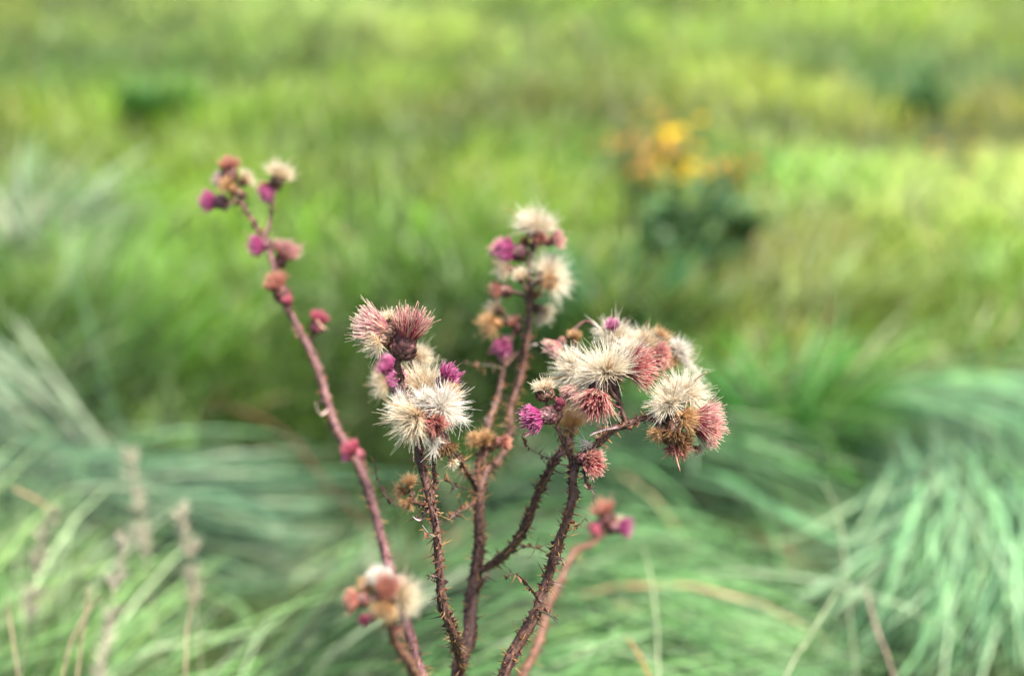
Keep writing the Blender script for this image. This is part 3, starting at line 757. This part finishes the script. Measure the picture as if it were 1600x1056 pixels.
# loose threads of fluff caught on the plant
LOOSE = [(1078,572,.70,26,300,70,60),(1090,590,.70,14,270,40,30),(919,693,.648,15,170,40,45),(678,700,.642,18,265,50,50),(722,655,.646,16,330,50,30)]
for px, py, d, rp, ang, spread, n in LOOSE:
    d = dd(d)
    r = rp * PXM * d
    c = at(px, py, d)
    a = R_(ang) + rng.normal(size=n) * R_(spread) * .5
    D = nrm(np.cos(a)[:, None] * X_ + np.sin(a)[:, None] * U_ + rng.normal(size=(n, 1)) * .3 * F_)
    P0 = c - D * r * .4 + rng.normal(size=(n, 3)) * r * .12
    s = strands(P0, D, r * (.8 + .9 * rng.random(n)), np.full(n, .00012), rng.normal(size=(n, 3)) * .3, (.80,.74,.64), (.88,.84,.76), (.92,.90,.86), K=6)
    link('seed_fluff', mesh_from('seed_fluff', pl(s[0]), s[1], s[2], s[3], M_HAIR), PLANT, stuff=True)


# shrivelled leaves: narrow curled blades with prickly edges
def withered(rows, c1=(.055,.038,.036), c2=(.13,.085,.075), flat=0.35, spn=900):
    P = px_stem(rows)
    S = spline(P, 0.0022)
    V, Q, T, C = tube(S, 8, .22, flat, c1, c2, ridges=1)
    o = link('withered_leaf', mesh_from('withered_leaf', pl(V), Q, T, C, M_STEM), PLANT)
    if spn:
        s = spines_for(S, spn, .3)
        link('spines', mesh_from('spines', pl(s[0]), s[1], s[2], s[3], M_SPINE, False), o, stuff=True)


withered([(964,667,.648,8),(945,671,.645,9),(930,676,.642,6),(921,681,.64,2)], (.10,.07,.08), (.24,.19,.20))
withered([(866,718,.668,7),(848,712,.665,6),(834,704,.663,5),(822,694,.662,5),(816,683,.662,4),(819,672,.662,2)])
withered([(621,790,.68,7),(608,780,.682,6),(597,766,.684,5),(589,748,.685,4),(586,730,.685,3),(588,712,.684,1.5)])
withered([(912,732,.648,8),(915,745,.645,6),(918,759,.643,6),(926,768,.643,4),(930,776,.643,2)])
withered([(700,812,.66,4),(712,802,.672,7),(726,794,.685,7),(742,783,.698,6)])
withered([(742,770,.695,5),(725,762,.69,5),(708,757,.685,4),(697,750,.682,4),(694,740,.68,2)])
withered([(842,940,.655,8),(830,920,.648,8),(818,906,.645,7),(806,896,.644,6),(795,898,.642,4),(791,906,.642,2)])
withered([(812,848,.68,6),(826,853,.682,8),(842,857,.685,8),(858,866,.688,4)], (.10,.06,.04), (.26,.15,.08))
withered([(866,868,.656,5),(876,872,.65,7),(884,884,.648,3)], (.08,.05,.04), (.2,.12,.08))
withered([(888,812,.652,7),(900,822,.65,6),(910,814,.65,5),(917,804,.65,3)])
withered([(512,640,.752,4),(502,648,.75,6),(496,640,.75,6),(493,628,.75,2)], (.26,.19,.18), (.46,.38,.35), .3, 0)
withered([(372,306,.764,6),(360,320,.76,5),(350,332,.76,3)], (.03,.04,.02), (.07,.08,.05))
withered([(424,330,.77,3),(431,328,.77,4),(438,330,.77,2)], (.05,.06,.03), (.1,.12,.06))
withered([(786,575,.738,8),(765,571,.735,7),(745,569,.735,6),(724,566,.735,3)], (.03,.035,.025), (.07,.08,.05))
withered([(823,545,.738,5),(832,540,.735,7),(839,538,.735,4)], (.35,.28,.26), (.55,.48,.44), .4, 0)
withered([(495,500,.76,6),(505,512,.758,6),(512,514,.758,2)], (.3,.16,.12), (.45,.3,.22), .4, 0)
withered([(745,925,.695,5),(756,905,.69,7),(764,895,.69,3)], (.10,.06,.05), (.24,.12,.09))
withered([(690,905,.652,5),(676,898,.65,6),(668,905,.65,2)])
withered([(681,838,.65,5),(668,832,.648,7),(660,820,.648,3)], (.16,.13,.14), (.36,.31,.32))
withered([(672,775,.65,5),(660,808,.652,3),(652,812,.65,6),(645,806,.65,2)], (.16,.13,.14), (.36,.31,.32))
withered([(838,953,.66,8),(858,960,.655,9),(872,972,.652,3)], (.02,.035,.025), (.05,.08,.05))
withered([(1052,690,.645,5),(1058,718,.643,4),(1063,736,.642,1.5)], (.40,.15,.12), (.60,.30,.24), .5, 0)
withered([(1085,596,.65,3),(1092,589,.648,3.5),(1104,581,.646,3)], (.42,.28,.13), (.58,.42,.22), .5, 0)


# ------------------------------------------------------------------ other plants of the meadow
def tussock(name, px, py, n, length, lean, rad, rgb, label, wid=.004, zt=0.0, lie=None, pale=0.0, group=None):
    """one clump of grass springing from one root"""
    c = on_level(px, py, zt)
    a = rng.random(n) * 2 * math.pi
    rr = rad * np.sqrt(rng.random(n))
    x, y = c[0] + rr * np.cos(a), c[1] + rr * np.sin(a)
    li = a + rng.normal(size=n) * .5 if lie is None else R_(lie) + rng.normal(size=n) * .5
    col = lin(rgb) * GRASS_K * (1 + .22 * rng.normal(size=(n, 1)))
    isp = rng.random(n) < pale
    col[isp] = col[isp] * .4 + np.array([.34, .38, .28]) * .6
    col = np.clip(col, .004, .9)
    ch = blades(x, y, length * (.6 + .6 * rng.random(n)), np.clip(lean + .15 * rng.normal(size=n), .02, 1), li, wid * (.6 + .8 * rng.random(n)), col * .9, K=6, tipc=np.clip(col * 1.1, 0, .9))
    z0 = float(dips(c[0], c[1]))
    base = np.array([c[0], c[1], z0])
    e = empty(name, tuple(float(v) for v in base), label, 'grass tuft', group)
    link('blades', mesh_from('blades', ch[0] - base, ch[1], None, ch[3], M_GRASS), e, stuff=True)
    return e


tussock('grass_tussock', 248, 192, 420, .15, .3, .028, (62,124,42), 'small dark green grass tussock standing alone in the yellow-green meadow', .005)
tussock('grass_tussock', 1415, 178, 240, .17, .3, .035, (58,116,58), 'dark blue-green tussock rising behind a patch of bare brown earth', .005)
tussock('grass_tussock', 40, 420, 300, .21, .5, .06, (124,158,118), 'silvery blue-green tussock drooping among bright yellow-green grass', .006, pale=.45)
tussock('grass_tussock', 190, 700, 260, .36, .45, .07, (112,152,118), 'tall pale tuft springing up behind the flattened long grass', .0055, .0, 200, .45)
tussock('grass_tussock', 1235, 690, 160, .17, .35, .05, (64,148,50), 'fresh bright green tuft amid flattened blue-green grass', .005)
tussock('grass_tussock', 960, 505, 200, .16, .3, .08, (44,112,58), 'deep green tuft behind the thistle crown', .005)


def leaf_mesh(ln, wd, fold=.25, seg=5):
    t = np.linspace(0, 1, seg + 1)
    w = wd * np.sin(math.pi * np.clip(t * .92 + .06, 0, 1)) ** .8 * (1 - .12 * np.cos(t * 30))
    z = -0.35 * ln * t ** 2
    V = np.concatenate([np.stack([t * ln, w, z + w * fold], -1), np.stack([t * ln, 0 * t, z], -1), np.stack([t * ln, -w, z + w * fold], -1)])
    m = seg + 1
    Q = [(i, i + 1, m + i + 1, m + i) for i in range(seg)] + [(m + i, m + i + 1, 2 * m + i + 1, 2 * m + i) for i in range(seg)]
    return V, Q


def leaf_datas(cols, ln, wd):
    out = []
    for c in cols:
        V, Q = leaf_mesh(ln, wd)
        out.append(mesh_from('leaf', V, Q, None, np.broadcast_to(np.array(c), (len(V), 3)), M_LEAF))
    return out


def bloom_data(c, disc, r=.010, petals=11):
    V, Q, T, C = [], [], [], []
    for j in range(petals):
        a = j * 2 * math.pi / petals + random.gauss(0, .06)
        u = np.array([math.cos(a), math.sin(a), 0]); s = np.array([-u[1], u[0], 0])
        b = len(V)
        dz = random.uniform(-.1, .35)
        for q, w, h in ((.25, .10, 0), (.65, .17, dz * .4), (1.0, .07, dz)):
            V += [u * r * q - s * r * w + np.array([0, 0, r * h]), u * r * q + s * r * w + np.array([0, 0, r * h])]
            C += [c, c]
        Q += [(b, b + 1, b + 3, b + 2), (b + 2, b + 3, b + 5, b + 4)]
    b = len(V)
    for j in range(8):
        a = j * math.pi / 4
        V.append(np.array([math.cos(a) * r * .32, math.sin(a) * r * .32, r * .05])); C.append(disc)
    V.append(np.array([0, 0, r * .22])); C.append(disc)
    T = [(b + j, b + (j + 1) % 8, b + 8) for j in range(8)]
    # green cup below
    b2 = len(V)
    for j in range(6):
        a = j * math.pi / 3
        V.append(np.array([math.cos(a) * r * .34, math.sin(a) * r * .34, 0])); C.append((.06, .10, .02))
    V.append(np.array([0, 0, -r * .5])); C.append((.06, .10, .02))
    T += [(b2 + (j + 1) % 6, b2 + j, b2 + 6) for j in range(6)]
    return mesh_from('flower', np.array(V), Q, T, np.array(C), M_PETAL)


def wildflower(px, py, label, stems, petal, disc, leafc, br, seed, y_over=None):
    """stems: (pixel x, pixel y of the top) on the upright plane through the root"""
    rnd = random.Random(seed)
    base = on_level(px, py, 0.0)
    base[2] = float(dips(base[0], base[1]))
    d = float(np.dot(base - np.array([0, 0, CAM_H]), F_))
    e = empty('yellow_wildflower', tuple(float(v) for v in base), label, 'wildflower', 'yellow wildflowers of the meadow')
    leaves = leaf_datas([leafc, tuple(v * .7 for v in leafc)], .05, .009)
    datas = [bloom_data(petal, disc, br), bloom_data(tuple(np.array(petal) * .85), disc, br * .85)]
    for (tx, ty, nf) in stems:
        # a top straight above the root line at its own small offset in depth
        r = F_ + (tx - PW / 2) * PXM * X_ + (PH / 2 - ty) * PXM * U_
        yy = base[1] + rnd.uniform(-.04, .04)
        top = np.array([0, 0, CAM_H]) + r * (yy / r[1])
        P = np.array([[0, 0, -.01, .0022], [*((top - base) * .45 + np.array([rnd.gauss(0, .01), 0, .02])), .0018], [*(top - base), .0012]])
        S = spline(P, .02)
        V, Q, T, C = tube(S, 6, .05, 1, (.07, .10, .03), (.12, .13, .05))
        st = link('stem', mesh_from('stem', V, Q, T, C, M_LEAF), e)
        for j in range(5):
            i = int(len(S) * (.15 + .7 * j / 5))
            lo = link('leaf', leaves[j % 2], e)
            lo.location = S[i, :3]; lo.rotation_euler = (rnd.gauss(0, .3), rnd.gauss(-.4, .3), rnd.uniform(0, 6.28)); s = rnd.uniform(.6, 1.1); lo.scale = (s, s, s)
        for j in range(nf):
            fo = link('flower', datas[j % 2], e)
            p = S[-1, :3] + np.array([rnd.gauss(0, .024), rnd.gauss(0, .024), rnd.gauss(.002, .020)])
            fo.location = p
            fo.rotation_euler = (rnd.gauss(.5, .4), rnd.gauss(0, .4), rnd.uniform(0, 6.28))
            ped = np.array([[*S[-3, :3], .0008], [*((S[-3, :3] + p) / 2 + np.array([0, 0, .002])), .0007], [*(p - np.array([0, 0, br * .3])), .0006]])
            sv = tube(spline(ped, .01), 5, .02, 1, (.08, .11, .03))
            link('flower_stalk', mesh_from('flower_stalk', sv[0], sv[1], sv[2], sv[3], M_LEAF), e)
    return e


wildflower(985, 385, 'peach-orange wildflower fading beside the bright yellow one', [(955,238,6),(980,220,8),(985,258,10),(1003,245,6),(1020,232,6)], (.72,.36,.11), (.36,.15,.04), (.07,.12,.03), .0082, 1)
wildflower(1050, 375, 'bright yellow wildflower spike between two faded orange ones', [(1028,208,6),(1050,222,8),(1056,242,9),(1044,278,10),(1062,258,6)], (.90,.62,.02), (.60,.32,.02), (.07,.12,.03), .0095, 2)
wildflower(1125, 380, 'rusty orange wildflower over the dark leafy clump', [(1100,245,4),(1120,258,3),(1140,252,4),(1155,262,8),(1172,258,4)], (.72,.32,.05), (.40,.16,.03), (.05,.09,.03), .0080, 3)
wildflower(1500, 300, 'lone small pale yellow wildflower in pale grass', [(1498,240,5),(1506,236,4)], (.78,.52,.08), (.46,.26,.04), (.08,.12,.04), .010, 4)

# dark leafy clump under the wildflowers
lb = on_level(1088, 402, 0.0); lb[2] = float(dips(lb[0], lb[1]))
clump = empty('leafy_clump', tuple(float(v) for v in lb), 'low clump of dark broad leaves under the yellow and orange wildflowers', 'leafy plant')
ld = leaf_datas([(.035,.10,.034), (.05,.14,.04), (.03,.08,.03), (.08,.17,.05)], .06, .013)
rnd = random.Random(5)
for j in range(110):
    a = rnd.uniform(0, 6.28); q = rnd.random() ** .6
    o = link('leaf', ld[j % 4], clump)
    o.location = (math.cos(a) * .085 * q, math.sin(a) * .06 * q, rnd.uniform(.01, .12) * (1 - .4 * q))
    o.rotation_euler = (rnd.gauss(0, .4), rnd.gauss(-.75, .35), a + rnd.gauss(0, .7))
    s = rnd.uniform(.6, 1.15); o.scale = (s, s, s)
for j in range(9):
    a = j * .7
    sv = tube(spline(np.array([[0, 0, -.01, .002], [math.cos(a) * .04, math.sin(a) * .025, .05, .0018], [math.cos(a) * .08, math.sin(a) * .05, .10, .001]]), .02), 6, .05, 1, (.04, .07, .03))
    link('stem', mesh_from('stem', sv[0], sv[1], sv[2], sv[3], M_LEAF), clump)


# single dry stalks and broad pale blades standing out of the sward
def dry_blade(name, rows, c1, c2, label, cat, flat=.35, seed_head=False, group=None, slim=0.42):
    """rows from root end to tip: (px, py, depth, width px); the root is carried down to the soil"""
    P = px_stem(rows)
    P[:, 3] *= slim
    p0 = P[0].copy()
    z0 = float(dips(p0[0], p0[1]))
    if p0[2] - z0 > .012:
        t = P[0, :3] - P[1, :3]; t /= np.linalg.norm(t)
        t[2] = min(t[2], -.45)
        k = (p0[2] - z0 + .01) / -t[2]
        root = np.array([p0[0] + t[0] * k, p0[1] + t[1] * k, 0, p0[3]])
        root[2] = float(dips(root[0], root[1])) - .01
        P = np.vstack([root, (root + p0) / 2, P])
    base = np.array([P[0, 0], P[0, 1], P[0, 2] + .01])
    e = empty(name, tuple(float(v) for v in base), label, cat, group)
    S = spline(P, .006)
    V, Q, T, C = tube(S, 6, .08, flat, c1, c2)
    link('stem' if seed_head else 'blade', mesh_from('blade', V - base, Q, T, C, M_LEAF), e)
    if seed_head:
        i0 = int(len(S) * .72)
        n = 160
        i = rng.integers(i0, len(S), n)
        Td, nn, bb = frames(S[:, :3])
        a = rng.random(n) * 6.28
        D = nrm(Td[i] * 1.2 + nn[i] * np.cos(a)[:, None] + bb[i] * np.sin(a)[:, None])
        s = strands(S[i, :3], D, .007 + .006 * rng.random(n), np.full(n, .0008), rng.normal(size=(n, 3)) * .1, c2, c2, np.clip(np.array(c2) * 1.3, 0, .8), K=3, taper=.2)
        link('seed_head', mesh_from('seed_head', s[0] - base, s[1], s[2], s[3], M_LEAF), e)


PALE, STRAW, PINKY = ((.13,.19,.09), (.24,.30,.17)), ((.17,.14,.08), (.28,.23,.15)), ((.15,.10,.08), (.25,.19,.15))
dry_blade('dry_stalk', [(495,735,1.45,10),(470,700,1.45,12),(430,665,1.46,13),(385,645,1.47,13),(340,632,1.48,10),(310,640,1.48,6)], (.07,.028,.015), (.15,.06,.03), 'rust-brown dead stalk arching over the dark hollow in the long grass', 'dry stalk', .6, slim=.7)
dry_blade('dry_stalk', [(1030,1090,.92,12),(1012,1052,.92,12),(998,1022,.92,11),(980,996,.92,6)], (.30,.13,.05), (.46,.24,.10), 'short orange-brown dead stalk standing beside the thistle stems', 'dry stalk', .6, slim=.7)
dry_blade('withered_blade', [(1395,1050,.95,16),(1378,1005,.97,20),(1362,955,.99,18),(1350,905,1.0,8)], *PINKY, 'pinkish-brown withered blade hanging in the blue-green grass', 'grass blade')  # single dead leaf blade of grass
dry_blade('withered_blade', [(-10,765,1.12,10),(30,768,1.10,14),(60,782,1.09,14),(84,798,1.08,6)], (.34,.20,.11), (.48,.30,.18), 'orange-tan withered blade bending over at its tip', 'grass blade')
dry_blade('pale_blade', [(1225,1060,.90,18),(1255,1010,.92,20),(1285,960,.95,18),(1315,912,.98,8)], *PALE, 'broad pale green blade slanting across the dark gap', 'grass blade')  # plain broad leaf of meadow grass
dry_blade('pale_blade', [(1030,1075,.92,18),(1026,980,.95,20),(1018,910,.98,17),(1005,850,1.0,6)], *PALE, 'broad pale green blade standing upright near the orange-brown stalk', 'grass blade')
dry_blade('pale_blade', [(1320,880,1.06,12),(1316,840,1.07,14),(1305,790,1.09,14),(1285,750,1.11,6)], *PALE, 'pale green blade arching up from the middle of the swathe', 'grass blade')
for rows, lab in [([(222,830,1.1,9),(214,770,1.1,10),(206,735,1.1,11),(203,712,1.1,7)], 'yellow-green grass stalk with a pale pinkish seed spike, upright in flattened grass'),
                  ([(300,900,1.02,9),(296,860,1.02,10),(290,825,1.02,12),(283,802,1.02,7)], 'grass stalk with a pale brown seed spike, among bright green blades'),
                  ([(172,960,.95,9),(180,910,.96,10),(188,872,.97,12),(192,850,.97,7)], 'short grass stalk with a whitish seed spike, beside tan straw'),
                  ([(50,930,1.0,10),(58,880,1.0,11),(68,835,1.0,15),(80,805,1.0,8)], 'stout grass stalk with a broad whitish plume, near the bent tan blade')]:
    dry_blade('seeding_grass_stalk', rows, (.12,.17,.055), (.40,.37,.29), lab, 'grass stalk', .8, True, 'seeding grass stalks', .36)
for k, (rows, lab) in enumerate([([(120,1060,.86,14),(128,1000,.88,16),(136,945,.9,15),(140,910,.92,6)], 'dry tan straw blade leaning upright by the grass roots'),
                  ([(95,1065,.86,12),(112,1000,.87,14),(140,950,.88,13),(160,930,.88,6)], 'dry tan straw blade leaning over beside an upright one'),
                  ([(290,1050,.88,12),(292,990,.89,14),(300,940,.9,12),(306,915,.9,6)], 'lone dry tan straw blade among dark green grass'),
                  ([(30,1065,.86,12),(22,1010,.87,14),(14,960,.88,12),(12,930,.88,6)], 'dry tan straw blade at the outer edge of the straw patch')]):
    dry_blade('withered_blade', rows, *STRAW, lab, 'grass blade', .35)
